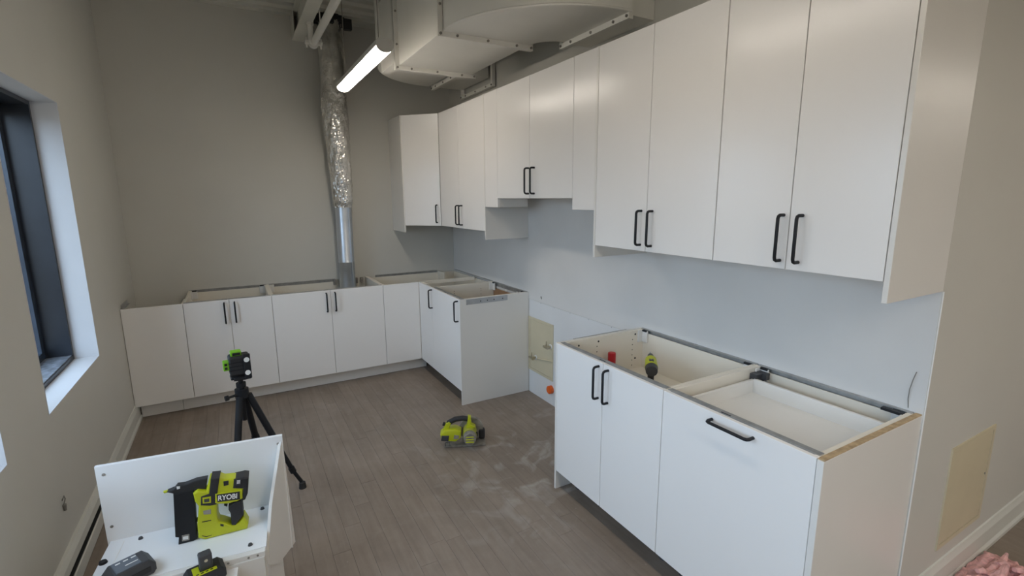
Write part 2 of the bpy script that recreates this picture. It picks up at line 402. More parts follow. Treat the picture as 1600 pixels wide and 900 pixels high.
door(mapB, X3, X4, DB, ZB, ZT, t, '+'); door(mapB, X4, X5, DB, ZB, ZT, t, '-')

# corner base cabinet, L shaped, with a two leaf folding door
t = thing('corner_base_cabinet', (-.5, -.5, 0), 'white L shaped corner base cabinet with folding door, under the diagonal wall cabinet', 'cabinet')
z0, z1 = ZB-.002, ZT-.002
YC = -.9742
MB().box((X5, -DB+.02, z0), (X5+.018, -.012, z1), .001).build('side_panel', 'carcass', t)
MB().box((-DR+.02, YC, z0), (-.012, YC+.018, z1), .001).build('side_panel', 'carcass', t)
MB().prism([(X5+.018, -.012), (-.012, -.012), (-.012, YC+.018), (-DR+.02, YC+.018), (-DR+.02, -DB+.02), (X5+.018, -DB+.02)], lambda x_, y_: (x_, y_, z0), lambda x_, y_: (x_, y_, z0+.018)).build('bottom_panel', 'carcass', t)
MB().box((X5+.018, -.018, z0+.018), (-.018, -.012, z1-.02)).build('back_panel', 'carcass', t)
MB().box((-.018, YC+.018, z0+.018), (-.012, -.018, z1-.02)).build('back_panel', 'carcass', t)
MB().box((X5+.09, -.022, z1), (-.21, -.001, z1+.003)).box((X5+.09, -.005, z1-.034), (-.21, -.001, z1)).build('back_rail', 'rail', t)
MB().box((-.022, YC+.02, z1), (-.001, -.06, z1+.0025)).build('back_rail', 'rail', t)
MB().box((-.205, -.20, z1-.10), (-.190, -.018, z1-.003), .001).build('corner_brace', 'carcass', t)
MB().box((-DR+.02, -.62, z1-.035), (-.04, -.602, z1-.001), .001).build('cross_brace', 'carcass', t)
b = MB().box((-DR+.02, -.80, z1), (-DR+.046, -.655, z1+.0025)); b.build('front_rail', 'carcass', t)
d = bx(mapB, X5+G, -DR-.002, DB-.018, DB, ZB+G, ZT-G).build('door', 'door', t)
d = bx(mapR, DB+.002, -YC-G, DR-.018, DR, ZB+G, ZT-G).build('door', 'door', t)
handle(mapR, 1.016-.042+.03-.012, DR, .692, .163, d)
for k in range(4):
    MB().cyl((-.02-.0, -.45-.1*k, z1-.02), (-.022, -.45-.1*k, z1-.02), .004, n=8).build('screw', 'rail', t)

# single door base cabinet closing the right leg
t = thing('base_cabinet', (-DR, -1.28, 0), 'white single door base cabinet at the end of the corner run, beside the range gap', 'cabinet', 'base cabinets on the right wall')
base_carcass(mapR, .9742, 1.594, DR, t, back=False)
bx(mapR, .99, 1.57, .012, .018, ZB+.02, ZT-.06).build('back_panel', 'wood', t, label='bare brown hardboard back')
door(mapR, .9742, 1.596, DR, ZB, ZT, t)
handle(mapR, 1.571, DR, .694, .163, [c for c in t.children if c.name.startswith('door')][0])
for z in (ZT-.045, ZT-.03):
    MB().sph(mapR(1.25 if z < ZT-.04 else 1.45, .024, z), .009, (.5, 1, 1), 8).build('plug', 'drawerw', t)
peg_holes(mapR, .9923, (.15, .42), (.80, .82, .77), t)
t = thing('cover_panel', (-DR, -1.6108, 0), 'white cover panel on the end of the corner run facing the range gap', 'panel', 'cover panels')
bx(mapR, 1.596, 1.6108, .002, DR, 0, ZT, .001).build('board', 'panel', t)
b = MB().box(mapR(1.6108, DR-.055, ZT-.047), mapR(1.6135, DR-.425, ZT-.006)).box(mapR(1.6108, DR-.055, ZT-.006), mapR(1.617, DR-.425, ZT-.0035)); r_ = b.build('fixing_rail', 'galv', t)
for dd in (.18, .24, .30, .38): MB().cyl(mapR(1.6135, DR-dd, ZT-.028), mapR(1.6142, DR-dd, ZT-.028), .005, n=8).build('screw', 'rubber', r_)

# toe kicks of the back run
for xa, xb, lb in ((-2.868, -2.60, 'short white plinth board under the filler panel'), (-2.598, -.56, 'long white plinth board running under the back base cabinets')):
    t = tag(MB().box((xa, -.556, .0005), (xb, -.541, .110), .001).build('plinth_board', 'panel'), lb, 'plinth', 'plinth boards')

# ------------------------------------------------------------------ right base units
g0, g1, g2, g3, g4 = 2.9283, 3.3277, 3.7089, 4.3265, 4.3415
t = thing('base_cabinet', (-DR, -g0, 0), 'open topped white two door base cabinet holding the drill and red can', 'cabinet', 'base cabinets on the right wall')
base_carcass(mapR, g0+.015, g2, DR, t, shelf=.637)
door(mapR, g0+.013, g1, DR, ZB, ZT, t, '+', hoff=.030); door(mapR, g1, g2, DR, ZB, ZT, t, '-', hoff=.040)
peg_holes(mapR, g2-.0172, (.1, .2, .24, .36), (.845,), t, -1)
peg_holes(mapR, g0+.0332, (.10, .37), [.66+.032*k for k in range(6)], t)
for dd, z in ((.08, .85), (.36, .848), (.50, .845), (.075, .70)):
    MB().cyl(mapR(g0+.033, dd, z), mapR(g0+.0345, dd, z), .006, n=8).build('screw', 'rubber', t)
t = thing('cover_panel', (-DR, -g0, 0), 'narrow edged white cover panel between range gap and two door base cabinet', 'panel', 'cover panels')
bx(mapR, g0, g0+.0145, .004, DR+.001, 0, ZT, .001).build('board', 'panel', t)
MB().box(mapR(g0-.004, .12, ZT-.03), mapR(g0, DR-.12, ZT+.002)).build('fixing_rail', 'rail', t)

t = thing('drawer_cabinet', (-DR, -g3, 0), 'white base cabinet with one tall drawer front and horizontal handle', 'cabinet', 'base cabinets on the right wall')
base_carcass(mapR, g2+.001, g3, DR, t)
o = bx(mapR, g2+G, g3-G, DR-.018, DR, ZB+G, ZT-G).build('drawer_front', 'door', t)
handle(mapR, 3.949, DR, .846, .167, o, vert=False)
dz0, dz1 = .772, .836
dw = bx(mapR, g2+.045, g3-.045, .10, DR-.04, dz0-.012, dz0).build('drawer_bottom', 'drawerw', t)
bx(mapR, g2+.045, g3-.045, .092, .106, dz0-.012, dz1, .001).build('drawer_back', 'drawerw', t)
for a0_, a1_ in ((g2+.032, g2+.046), (g3-.046, g3-.032)):
    bx(mapR, a0_, a1_, .092, DR-.04, dz0-.012, dz1-.004, .001).build('drawer_side', 'drawerw', t)
MB().box(mapR(g2+.02, .04, ZT-.10), mapR(g2+.055, .10, ZT-.02), .002).box(mapR(g2+.02, .03, ZT-.05), mapR(g2+.075, .06, ZT-.018), .002).build('drawer_runner', 'dgrey', t)
MB().box(mapR(g3-.09, .03, ZT-.012), mapR(g3-.02, .05, ZT-.002)).build('hook', 'black', t)
MB().prism([(g2+.10, dz0), (g2+.135, dz0), (g2+.128, dz0+.06), (g2+.112, dz0+.075), (g2+.104, dz0+.06)], lambda a, z: mapR(a, DR-.075, z), lambda a, z: mapR(a, DR-.060, z), .002).build('soft_close_stay', 'clear', t)
bx(mapR, g2+.02, g3-.02, .006, .014, ZT-.16, ZT-.07).build('back_strip', 'drawerw', t)
t = thing('cover_panel', (-DR, -g4, 0), 'large white cover panel with raw brown top edge at outside wall corner', 'panel', 'cover panels')
bx(mapR, g3+.0005, g4+.006, .0005, DR+.001, 0, ZT-.004, .0008).build('board', 'panel', t)
bx(mapR, g3+.0015, g4+.0055, .002, DR-.002, ZT-.004, ZT+.0005, .0005).build('raw_edge', 'raw', t, label='unfinished brown particleboard edge')

# ------------------------------------------------------------------ wall cabinets
def wall_carcass(mp, a0, a1, D, zb, zt, root):
    T, df = .018, D-.020
    bx(mp, a0, a0+T, .001, df, zb, zt).build('side_panel', 'panel', root); bx(mp, a1-T, a1, .001, df, zb, zt).build('side_panel', 'panel', root)
    bx(mp, a0+T, a1-T, .001, df, zb, zb+T).build('bottom_panel', 'panel', root); bx(mp, a0+T, a1-T, .001, df, zt-T, zt).build('top_panel', 'panel', root)
    bx(mp, a0+T, a1-T, .001, .006, zb+T, zt-T).build('back_panel', 'carcass', root)
UX, U0, U1, U2, U3, U4, U5, U6, U7, U8, U9, U10, U11 = -.6699, .6618, 1.103, 1.6047, 1.8135, 2.2634, 2.7342, 2.9337, 3.3292, 3.7148, 4.0251, 4.3369, 4.3513
t = thing('corner_wall_cabinet', (-.35, -.35, ZU0), 'white corner wall cabinet with one diagonal door', 'cabinet')
pen = [(UX+.016, -.002), (-.002, -.002), (-.002, -U0+.004), (-DU+.02, -U0+.004), (UX+.016, -DU+.02)]
sh = lambda z: (lambda x_, y_: (x_, y_, z))
MB().prism(pen, sh(ZU0), sh(ZU0+.018)).build('bottom_panel', 'panel', t)
MB().prism(pen, sh(ZU1-.02), sh(ZU1-.002)).build('top_panel', 'panel', t)
MB().box((UX+.016, -.37, ZU0+.018), (UX+.034, -.002, ZU1-.02)).build('side_panel', 'panel', t)
MB().box((-.37, -U0+.004, ZU0+.018), (-.002, -U0+.022, ZU1-.02)).build('side_panel', 'panel', t)
A = Vector((UX+.012, -DU)); B = Vector((-DU-.001, -U0+.003)); n_ = Vector((1, 1)).normalized()*.018
d = MB().prism([tuple(A), tuple(B), tuple(B+n_), tuple(A+n_)], sh(ZU0+G), sh(ZU1-G), 0).build('door', 'door', t)
u_ = (B-A).normalized(); c_ = B-u_*.036; nn_ = -n_.normalized()
pf = [(0, 0), (.022, 0), (.0305, .0035), (.034, .012), (.034, .151), (.0305, .1595), (.022, .163), (0, .163)]
o = MB().tube([(c_.x+nn_.x*p, c_.y+nn_.y*p, ZU0+.032+q) for p, q in pf], .0062, 8).build('handle', 'black', d, smooth=True); o['label'] = 'matt black bow handle'
t = thing('cover_panel', (UX, -.2, ZUP), 'white cover panel on the window side of the corner wall cabinet', 'panel', 'cover panels')
MB().box((UX, -DU-.001, ZUP), (UX+.0148, -.001, ZU1-.001), .001).build('board', 'panel', t)

t = thing('wall_cabinet', (-DU, -U0, ZU0), 'white two door wall cabinet right beside the diagonal corner cabinet', 'cabinet', 'wall cabinets')
wall_carcass(mapR, U0+.002, U2-.016, DU, ZU0, ZU1-.002, t)
door(mapR, U0+.004, U1, DU, ZU0, ZU1, t, '+', 'bot', hoff=.012); door(mapR, U1, U2-.014, DU, ZU0, ZU1, t, '-', 'bot', hoff=.058)
t = thing('cover_panel', (-DU, -U2, ZUP), 'white cover panel dropping below the cabinets left of the range hood space', 'panel', 'cover panels')
bx(mapR, U2-.0148, U2, .003, DU+.001, ZUP, ZU1, .001).build('board', 'panel', t)
t = thing('filler_panel', (-DU, -U2, ZF), 'narrow white filler strip left of the short doors over the range space', 'panel', 'filler strips')
bx(mapR, U2+.001, U3-.001, DU-.018, DU, ZF, ZU1-.001).build('front_board', 'door', t)
bx(mapR, U3-.0165, U3-.001, .135, DU-.018, ZF, ZS+.02).build('return_board', 'panel', t)
t = thing('wall_cabinet', (-DU, -U3, ZS), 'short white two door wall cabinet above the range gap', 'cabinet', 'wall cabinets')
wall_carcass(mapR, U3, U5, DU, ZS, ZU1-.002, t)
door(mapR, U3, U4, DU, ZS, ZU1, t, '+', 'bot', hoff=.010); door(mapR, U4, U5, DU, ZS, ZU1, t, '-', 'bot', hoff=.060)
t = thing('filler_panel', (-DU, -U5, ZF), 'narrow white filler strip right of the short doors over the range space', 'panel', 'filler strips')
bx(mapR, U5+.002, U6-.001, DU-.018, DU, ZF, ZU1-.001).build('front_board', 'door', t)
t = thing('cover_panel', (-DU, -U6, ZUP), 'white cover panel dropping below the tall doors right of the range space', 'panel', 'cover panels')
bx(mapR, U6, U6+.0148, .003, DU+.001, ZUP, ZU1, .001).build('board', 'panel', t)
t = thing('wall_cabinet', (-DU, -U6, ZU0), 'tall white two door wall cabinet above the open topped base cabinet', 'cabinet', 'wall cabinets')
wall_carcass(mapR, U6+.016, U8, DU, ZU0, ZU1-.002, t)
door(mapR, U6+.015, U7, DU, ZU0, ZU1, t, '+', 'bot', hoff=.034); door(mapR, U7, U8, DU, ZU0, ZU1, t, '-', 'bot', hoff=.038)
t = thing('wall_cabinet', (-DU, -U8, ZU0), 'tall white two door wall cabinet nearest the camera, above the drawer cabinet', 'cabinet', 'wall cabinets')
wall_carcass(mapR, U8+.001, U10, DU, ZU0, ZU1-.002, t)
door(mapR, U8+.001, U9, DU, ZU0, ZU1, t, '+', 'bot', hoff=.022); door(mapR, U9, U10-.001, DU, ZU0, ZU1, t, '-', 'bot', hoff=.045)
t = thing('cover_panel', (-DU, -U11, ZUP), 'tall white cover panel closing the wall cabinets at the outside corner', 'panel', 'cover panels')
bx(mapR, U10+.0005, U11+.002, .006, DU+.001, ZUP, ZU1, .001).build('board', 'panel', t)

# ------------------------------------------------------------------ vent pipe with foil sleeve
t = thing('vent_pipe', (-1.19, -.15, .14), 'galvanised vent pipe with crinkled foil sleeve rising up the back wall', 'pipe')
b = MB()
prof = [(.074, .14), (.074, .55), (.076, .553), (.074, .556), (.074, 1.05), (.076, 1.053), (.074, 1.056), (.075, 1.66)]
rings = []
n = 28
for r_, z in prof:
    cx_ = -1.19+(z-.8)*.006
    rings.append([b.bm.verts.new((cx_+r_*math.cos(2*math.pi*k/n), -.15+r_*math.sin(2*math.pi*k/n), z)) for k in range(n)])
for a_, c_ in zip(rings, rings[1:]):
    for k in range(n): b.bm.faces.new((a_[k], a_[(k+1) % n], c_[(k+1) % n], c_[k]))
b.build('steel_pipe', 'pipe', t, smooth=True)
MB().box((-1.152, -.2245, .2), (-1.146, -.215, 1.62)).build('seam', 'pipe', t)
keys = [(1.575, -1.187, .080), (1.63, -1.184, .090), (1.85, -1.188, .094), (2.05, -1.192, .099), (2.3, -1.200, .112), (2.5, -1.206, .112), (2.7, -1.202, .106), (2.9, -1.200, .106), (3.08, -1.198, .104), (3.24, -1.198, .100)]
def lerpk(z):
    for p, q in zip(keys, keys[1:]):
        if z <= q[0]:
            f = max(0, (z-p[0])/(q[0]-p[0])); f = f*f*(3-2*f); return p[1]+(q[1]-p[1])*f, p[2]+(q[2]-p[2])*f
    return keys[-1][1:]
b = MB(); n = 72; rings = []
for i in range(241):
    z = 1.575+(3.24-1.575)*i/240
    c0, r0 = lerpk(z)
    ring_ = []
    for k in range(n):
        a_ = 2*math.pi*k/n
        v = Vector((math.cos(a_)*1.1, math.sin(a_)*1.1, z*5))
        amp = .010 if z < 2.60 else .004
        dr = amp*(noise.noise(v*2.2)+.6*noise.noise(v*5.3+Vector((7, 1, 3)))+.45*abs(noise.noise(v*9))+.30*abs(noise.noise(v*19+Vector((2, 5, 1)))))
        r_ = r0+dr
        ring_.append(b.bm.verts.new((c0+r_*math.cos(a_), -.16+r_*math.sin(a_)*.98, z+.004*noise.noise(v*3))))
    rings.append(ring_)
for a_, c_ in zip(rings, rings[1:]):
    for k in range(n): b.bm.faces.new((a_[k], a_[(k+1) % n], c_[(k+1) % n], c_[k]))
b.build('foil_sleeve', 'foil', t)
b = MB()
for k in range(9):
    a_ = math.pi*(1.0+k/8); r0 = .112
    b.box((-1.198+r0*math.cos(a_)-.02, -.16+r0*math.sin(a_)-.006, 3.17+random.uniform(-.03, .05)), (-1.198+r0*math.cos(a_)+.02, -.16+r0*math.sin(a_)+.006, 3.25), .003)
b.box((-1.09, -.25, 3.14), (-1.02, -.20, 3.23), .004)
b.build('torn_wrap', 'tape', t)

# ------------------------------------------------------------------ overhead: beam, pipe, ducts, lights
t = thing('ceiling_beam', (-1.452, -2, 3.05), 'painted steel I beam running below the ribbed ceiling deck', 'beam')
MB().box((-1.502, YN+.01, 3.05), (-1.403, -.002, 3.06)).build('bottom_flange', 'deck', t)
MB().box((-1.458, YN+.01, 3.06), (-1.447, -.002, CEIL-.012)).build('web', 'deck', t)
MB().box((-1.502, YN+.01, CEIL-.012), (-1.403, -.002, CEIL-.001)).build('top_flange', 'deck', t)
MB().box((-1.502, -.20, 3.06), (-1.496, -.002, CEIL-.012)).build('stiffener', 'deck', t)
t = thing('sprinkler_pipe', (-1.405, -.55, 2.9), 'white painted sprinkler pipe ending in a bolted coupling near the beam', 'pipe')
MB().cyl((-1.405, -.56, 2.9), (-1.43, -8.5, 2.9), .0265, n=18).build('pipe_run', 'duct', t, smooth=True)
b = MB().cyl((-1.405, -.60, 2.9), (-1.405, -.535, 2.9), .038, n=18).box((-1.47, -.585, 2.885), (-1.34, -.55, 2.915), .005); cp = b.build('coupling', 'duct', t, smooth=True)
for s in (-1, 1):
    MB().cyl((-1.405+s*.055, -.61, 2.9), (-1.405+s*.055, -.525, 2.9), .009, n=6).cyl((-1.405+s*.055, -.567, 2.86), (-1.405+s*.055, -.567, 2.935), .008, n=6).build('bolt', 'duct', cp)
MB().cyl((-1.425, -.57, 2.9), (-1.425, -.57, 3.03), .020, n=14).cyl((-1.425, -.57, 3.03), (-1.425, -.57, 3.07), .027, n=14).build('riser', 'duct', t, smooth=True)
MB().cyl((-1.425, -.57, 3.07), (-1.425, -.57, 3.13), .008, n=8).cyl((-1.425, -.57, 3.13), (-1.425, -.57, 3.136), .022, n=14).build('sprinkler_head', 'dust', t)
MB().cyl((-1.375, -.75, 2.92), (-1.375, -.75, CEIL), .005, n=6).build('hanger_rod', 'duct', t)

t = thing('air_duct', (-.6, -1.7, 2.58), 'white painted U shaped air duct with bolted flanges over the wall cabinets', 'duct')
DZ0, DZ1 = 2.607, 3.13
XL, XRR = -.953, -.372
def flangeY(y, x0, x1, z0, z1, w=.030, th=.030):
    b = MB().box((x0-w, y-th/2, z0-w), (x0, y+th/2, z1+w)).box((x1, y-th/2, z0-w), (x1+w, y+th/2, z1+w)).box((x0, y-th/2, z0-w), (x1, y+th/2, z0)).box((x0, y-th/2, z1), (x1, y+th/2, z1+w))
    f = b.build('flange', 'duct', t)
    for xx_ in (x0-w/2, x0+.09, (x0+x1)/2, x1-.09, x1+w/2): MB().cyl((xx_, y-th/2-.007, z0-w/2), (xx_, y+th/2+.007, z0-w/2), .0080, n=6).build('bolt', 'dust', f)
    for zz in (z0+.14, z0+.36): MB().cyl((x0-w/2, y-th/2-.007, zz), (x0-w/2, y+th/2+.007, zz), .0080, n=6).build('bolt', 'dust', f)
def flangeX(x_, y0, y1, z0, z1, w=.030, th=.030):
    b = MB().box((x_-th/2, y0-w, z0-w), (x_+th/2, y0, z1+w)).box((x_-th/2, y1, z0-w), (x_+th/2, y1+w, z1+w)).box((x_-th/2, y0, z0-w), (x_+th/2, y1, z0)).box((x_-th/2, y0, z1), (x_+th/2, y1, z1+w))
    f = b.build('flange', 'duct', t)
    for yy in (y0-w/2, y0+.09, (y0+y1)/2, y1-.09, y1+w/2): MB().cyl((x_-th/2-.007, yy, z0-w/2), (x_+th/2+.007, yy, z0-w/2), .0080, n=6).build('bolt', 'dust', f)
def elbow(cx_, cy_, r0, r1, a0, a1, z0, z1):
    pts = []; n = 20
    for k in range(n+1):
        a_ = R(a0+(a1-a0)*k/n); pts.append((cx_+r1*math.cos(a_), cy_+r1*math.sin(a_)))
    for k in range(n, -1, -1):
        a_ = R(a0+(a1-a0)*k/n); pts.append((cx_+r0*math.cos(a_), cy_+r0*math.sin(a_)))
    MB().prism(pts, sh(z0), sh(z1)).build('duct_elbow', 'duct', t, smooth=True)
    # standing seam along the heel
    pp_ = [(cx_+r1*math.cos(R(a0+(a1-a0)*k/n)), cy_+r1*math.sin(R(a0+(a1-a0)*k/n)), z0+.006) for k in range(n+1)]
    MB().tube(pp_, .006, 6).build('heel_seam', 'duct', t)
Y1, Y2 = -1.357, -2.205
MB().box((XL, Y2, DZ0), (XRR, Y1, DZ1), .002).build('duct_section', 'duct', t)
flangeY(Y1, XL, XRR, DZ0, DZ1); flangeY(Y2, XL, XRR, DZ0, DZ1)
elbow(-.195, Y2, .175, .755-.0, 180, 270, DZ0, DZ1)
flangeX(-.195, Y2-.72, Y2-.150, DZ0, DZ1)
MB().box((-.195, Y2-.72, DZ0), (-.001, Y2-.150, DZ1), .002).build('duct_section', 'duct', t)
# far side: stepped-up elbow turning to the wall
FZ0 = 2.70
MB().box((XL-.03, -1.0, FZ0), (XRR, Y1, DZ1), .002).build('duct_section', 'duct', t)
MB().prism([(XL-.03, -1.0), (XL-.03, Y1), (XL+.02, Y1-.0), (XL+.06, -1.0)], sh(DZ0+.02), sh(FZ0)).build('transition', 'duct', t)
b = MB().box((XL-.06, -1.012, FZ0), (XL-.03, -.988, DZ1+.02)); b.build('flange', 'duct', t)
elbow(-.37, -1.0, .06, .615, 90, 180, FZ0, DZ1)
flangeX(-.335, -.98, -.43, FZ0-.004, DZ1)
MB().box((-.335, -.98, FZ0-.004), (-.03, -.40, DZ1), .002).build('duct_section', 'duct', t)
flangeX(-.028, -1.04, -.42, FZ0-.06, DZ1)

def lamp(k_, loc, label, ln=1.2, along='Y'):
    t = thing('pendant_light', loc, label, 'light', 'linear pendant lights', rotz=0 if along == 'Y' else R(90))
    h, w2 = .075, .050
    # housing: inverted trough; lens: rounded bottom
    prof = [(-w2, .034), (-w2, h-.012), (-w2+.012, h), (w2-.012, h), (w2, h-.012), (w2, .034)]
    MB().prism(prof, lambda x_, z: (x_, -ln/2, z), lambda x_, z: (x_, ln/2, z)).build('housing', 'lamp', t, world=False)
    arc = [(w2*.97*math.cos(a_), .034+.034*math.sin(a_)) for a_ in [math.pi+math.pi*k/10 for k in range(11)]]
    MB().prism(arc, lambda x_, z: (x_, -ln/2+.004, z), lambda x_, z: (x_, ln/2-.004, z)).build('lens', 'lens%d' % k_, t, world=False, smooth=True)
    for s in (-1, 1):
        MB().prism(prof+[(w2*.99*math.cos(a_), .034+.034*math.sin(a_)) for a_ in [2*math.pi-math.pi*k/8 for k in range(1, 8)]], lambda x_, z: (x_, s*ln/2, z), lambda x_, z: (x_, s*(ln/2+.006), z)).build('end_cap', 'lamp', t, world=False)
        MB().cyl((0, s*(ln/2-.12), h), (0, s*(ln/2-.12), CEIL-loc[2]), .0025, n=6).build('suspension_cable', 'dust', t, world=False)
        MB().cyl((0, s*(ln/2-.12), h), (0, s*(ln/2-.12), h+.02), .008, n=8).build('cable_grip', 'lamp', t, world=False)
LX, LZ = -1.262, 2.478
lamp(0, (LX, -1.50, LZ), 'long white LED pendant light glowing in front of the duct')
lamp(1, (LX, -3.72, LZ), 'LED pendant light in line above the camera, out of frame')
lamp(2, (LX, -6.0, LZ), 'LED pendant light straight behind the camera, out of frame')  # this and the next three: unseen pendants added for broad light from behind
lamp(3, (LX, -7.7, LZ), 'LED pendant light nearest the rear wall in the camera row, out of frame')
lamp(4, (.55, -6.2, LZ), 'LED pendant light behind and right of the camera, out of frame')
lamp(5, (.55, -7.7, LZ), 'LED pendant light nearest the rear wall in the second row, out of frame')
lamp(6, (3.2, -5.65, 2.5), 'LED pendant light in the adjoining hall, out of frame', 2.4, 'X')
lamp(7, (6.3, -6.75, 2.5), 'LED pendant light deep in the adjoining hall, out of frame', 2.4, 'X')

# ------------------------------------------------------------------ right wall fittings
def access(mp2, name, label, a0, a1, z0, z1, fw_=.02):
    t = thing(name, mp2(a0, 0, z0), label, 'panel', 'access panels')
    b = MB().box(mp2(a0, -.002, z0), mp2(a1, .006, z0+fw_)).box(mp2(a0, -.002, z1-fw_), mp2(a1, .006, z1)).box(mp2(a0, -.002, z0+fw_), mp2(a0+fw_, .006, z1-fw_)).box(mp2(a1-fw_, -.002, z0+fw_), mp2(a1, .006, z1-fw_))
    b.build('frame', 'access', t)
    MB().box(mp2(a0+fw_*.5, -.0018, z0+fw_*.5), mp2(a1-fw_*.5, .0005, z1-fw_*.5)).build('backing', 'dgrey', t)
    MB().box(mp2(a0+fw_+.0022, .0006, z0+fw_+.0022), mp2(a1-fw_-.0022, .0045, z1-fw_-.0022), .0008).build('panel_door', 'access', t)
    return t
t = access(lambda a, d, z: (-.0025-d, -a, z), 'access_panel', 'cream access panel behind the two gas valves in the range gap', 1.615, 1.985, .205, .672)
t = access(lambda a, d, z: (a, YE-d, z), 'access_panel', 'cream access panel low on the wall right of the raw edged cover panel', .310, .752, .197, .657)
MB().cyl((.715, YE-.0045, .43), (.715, YE-.0065, .43), .005, n=8).build('latch', 'dust', t)
def valve(y, z, label, s):
    t = thing('gas_valve', (-.03, y, z), label, 'valve', 'valves in the range gap')
    MB().cyl((-.0075, y, z), (-.05, y, z), .009, n=10).build('stub_pipe', 'brass', t, smooth=True)
    MB().cyl((-.05, y-.022, z), (-.05, y+.022, z), .012, n=12).cyl((-.05, y+.022, z), (-.05, y+.04, z), .009, n=8).build('valve_body', 'brass', t, smooth=True)
    MB().cyl((-.05, y, z), (-.05, y, z+.03), .005, n=8).box((-.053, y-.006, z+.028), (-.047, y+.006, z+.05), .002).build('lever', 'brass', t)
    MB().cyl((-.0075, y, z), (-.011, y, z), .02, n=14).build('escutcheon', 'white', t)
valve(-1.735, .338, 'lower brass shutoff valve standing off the cream panel', 1)
valve(-1.955, .490, 'upper brass shutoff valve beside the base cabinet panel', 1)
tag(MB().tube([(-.012, -1.765, .338), (-.016, -1.85, .353), (-.014, -1.98, .376)], .006, 8).build('copper_line', 'access', smooth=True), 'thin cream supply line running right from the lower valve', 'pipe')
t = thing('pipe_cap', (-.01, -1.985, .14), 'round orange pipe cap low on the wall in the range gap', 'cap')
MB().cyl((-.003, -1.965, .133), (-.03, -1.965, .133), .033, n=20).build('cap_body', 'orange', t, smooth=True)
MB().cyl((-.03, -1.965, .133), (-.036, -1.965, .133), .026, n=20).build('cap_rim', 'orange', t, smooth=True)
def wirebit(pts, label, r=.0014, tip=None):
    t = thing('loose_wire', pts[0], label, 'wire')
    MB().tube(pts, r, 6).build('sheath', 'wire', t)
    if tip: MB().cyl(tip[0], tip[1], tip[2], tip[2]*.7, n=8).build('connector', tip[3], t)
wirebit([(-.002, -4.303, .885), (-.006, -4.300, .92), (-.010, -4.302, .96), (-.012, -4.309, 1.0), (-.010, -4.315, 1.03)], 'short loose wire standing on the rail beside the outside corner')
wirebit([(-.001, -1.81, .85), (-.006, -1.81, .855), (-.010, -1.812, .873)], 'tiny wire stub on the wall above the range gap', .003)
wirebit([(-W, -2.361, .345), (-W+.008, -2.356, .365), (-W+.012, -2.362, .352), (-W+.009, -2.372, .338), (-W+.004, -2.366, .325)], 'small looped wire stub poking from the window wall', .0025, ((-W+.006, -2.364, .327), (-W+.006, -2.362, .298), .008, 'wire'))
# low convector along the window wall
t = thing('baseboard_heater', (-W, -3.0, 0), 'low cream baseboard heater along the window wall behind the white box', 'heater')
P1 = [(0, .072), (.022, .072), (.027, .080), (.025, .118), (.012, .140), (0, .143)]
P2 = [(.036, .004), (.044, .004), (.045, .010), (.044, .066), (.040, .069), (.036, .066)]
for nm, pf_ in (('top_cover', P1), ('front_cover', P2)):
    MB().prism(pf_, lambda d_, z: (-W+d_, -1.60, z), lambda d_, z: (-W+d_, -4.6, z)).build(nm, 'trim', t)
MB().box((-W+.001, -4.6, .003), (-W+.0355, -1.60, .060)).build('slot', 'rubber', t)
MB().box((-W+.001, -1.61, .0), (-W+.044, -1.585, .146), .003).build('end_cap', 'trim', t)

# ------------------------------------------------------------------ laser on tripod
J = Vector((-2.157, -2.20, .648))
t = thing('tripod', (J.x, J.y, 0), 'black camera tripod with three spread legs in front of the back cabinets', 'tripod')
for F in (Vector((-1.905, -2.195, 0)), Vector((-2.085, -1.93, 0)), Vector((-2.255, -2.40, 0))):
    h0 = J+(F-J).normalized()*.02+Vector((F.x-J.x, F.y-J.y, 0)).normalized()*.022
    dv = F-h0; m1 = h0+dv*.52
    lg = MB().cyl(h0, m1, .0175, n=10).build('leg', 'black', t, smooth=True)
    MB().cyl(m1-dv*.03, m1+dv*.03, .021, n=10).build('leg_clamp', 'black', lg)
    m2 = h0+dv*.80
    MB().cyl(m1, m2, .0125, n=10).build('lower_tube', 'black', lg, smooth=True)
    MB().cyl(m2-dv*.03, m2+dv*.02, .017, n=10).build('leg_clamp', 'black', lg)
    MB().cyl(m2, F+Vector((0, 0, .03))-dv*.02, .0105, n=10).build('foot_tube', 'black', lg, smooth=True)
    MB().cyl(F+Vector((0, 0, .035)), F, .017, .021, n=12).build('rubber_foot', 'rubber', lg)
MB().cyl(J+Vector((0, 0, -.03)), J+Vector((0, 0, .018)), .034, n=14).build('hub', 'black', t, smooth=True)
MB().cyl(J+Vector((0, 0, -.16)), J+Vector((0, 0, .07)), .012, n=12).build('centre_column', 'black', t, smooth=True)
MB().cyl(J+Vector((-.02, -.02, -.005)), J+Vector((-.062, -.035, -.008)), .007, n=8).cyl(J+Vector((-.062, -.035, -.008)), J+Vector((-.078, -.040, -.009)), .014, n=10).build('crank_knob', 'black', t)
MB().cyl(J+Vector((0, 0, .03)), J+Vector((0, 0, .052)), .024, n=14).box(J+Vector((-.03, -.025, .07)), J+Vector((.03, .025, .082)), .004).build('head', 'black', t)
for F in (Vector((-1.905, -2.195, 0)), Vector((-2.085, -1.93, 0)), Vector((-2.255, -2.40, 0))):
    MB().cyl(Vector((J.x, J.y, .36)), J+(F-J)*.52, .005, n=6).build('spreader', 'black', t)
rz = R(5)
t = thing('laser_level', (J.x, J.y, J.z+.082), 'black and green cross line laser level mounted on the tripod', 'laser level', rotz=rz)
MB().box((-.045, -.035, .0), (.035, .035, .012), .003).box((.018, -.052, .0), (.052, -.040, .135), .004).box((-.03, -.045, -.004), (.05, -.028, .012), .003).build('bracket', 'black', t, world=False)
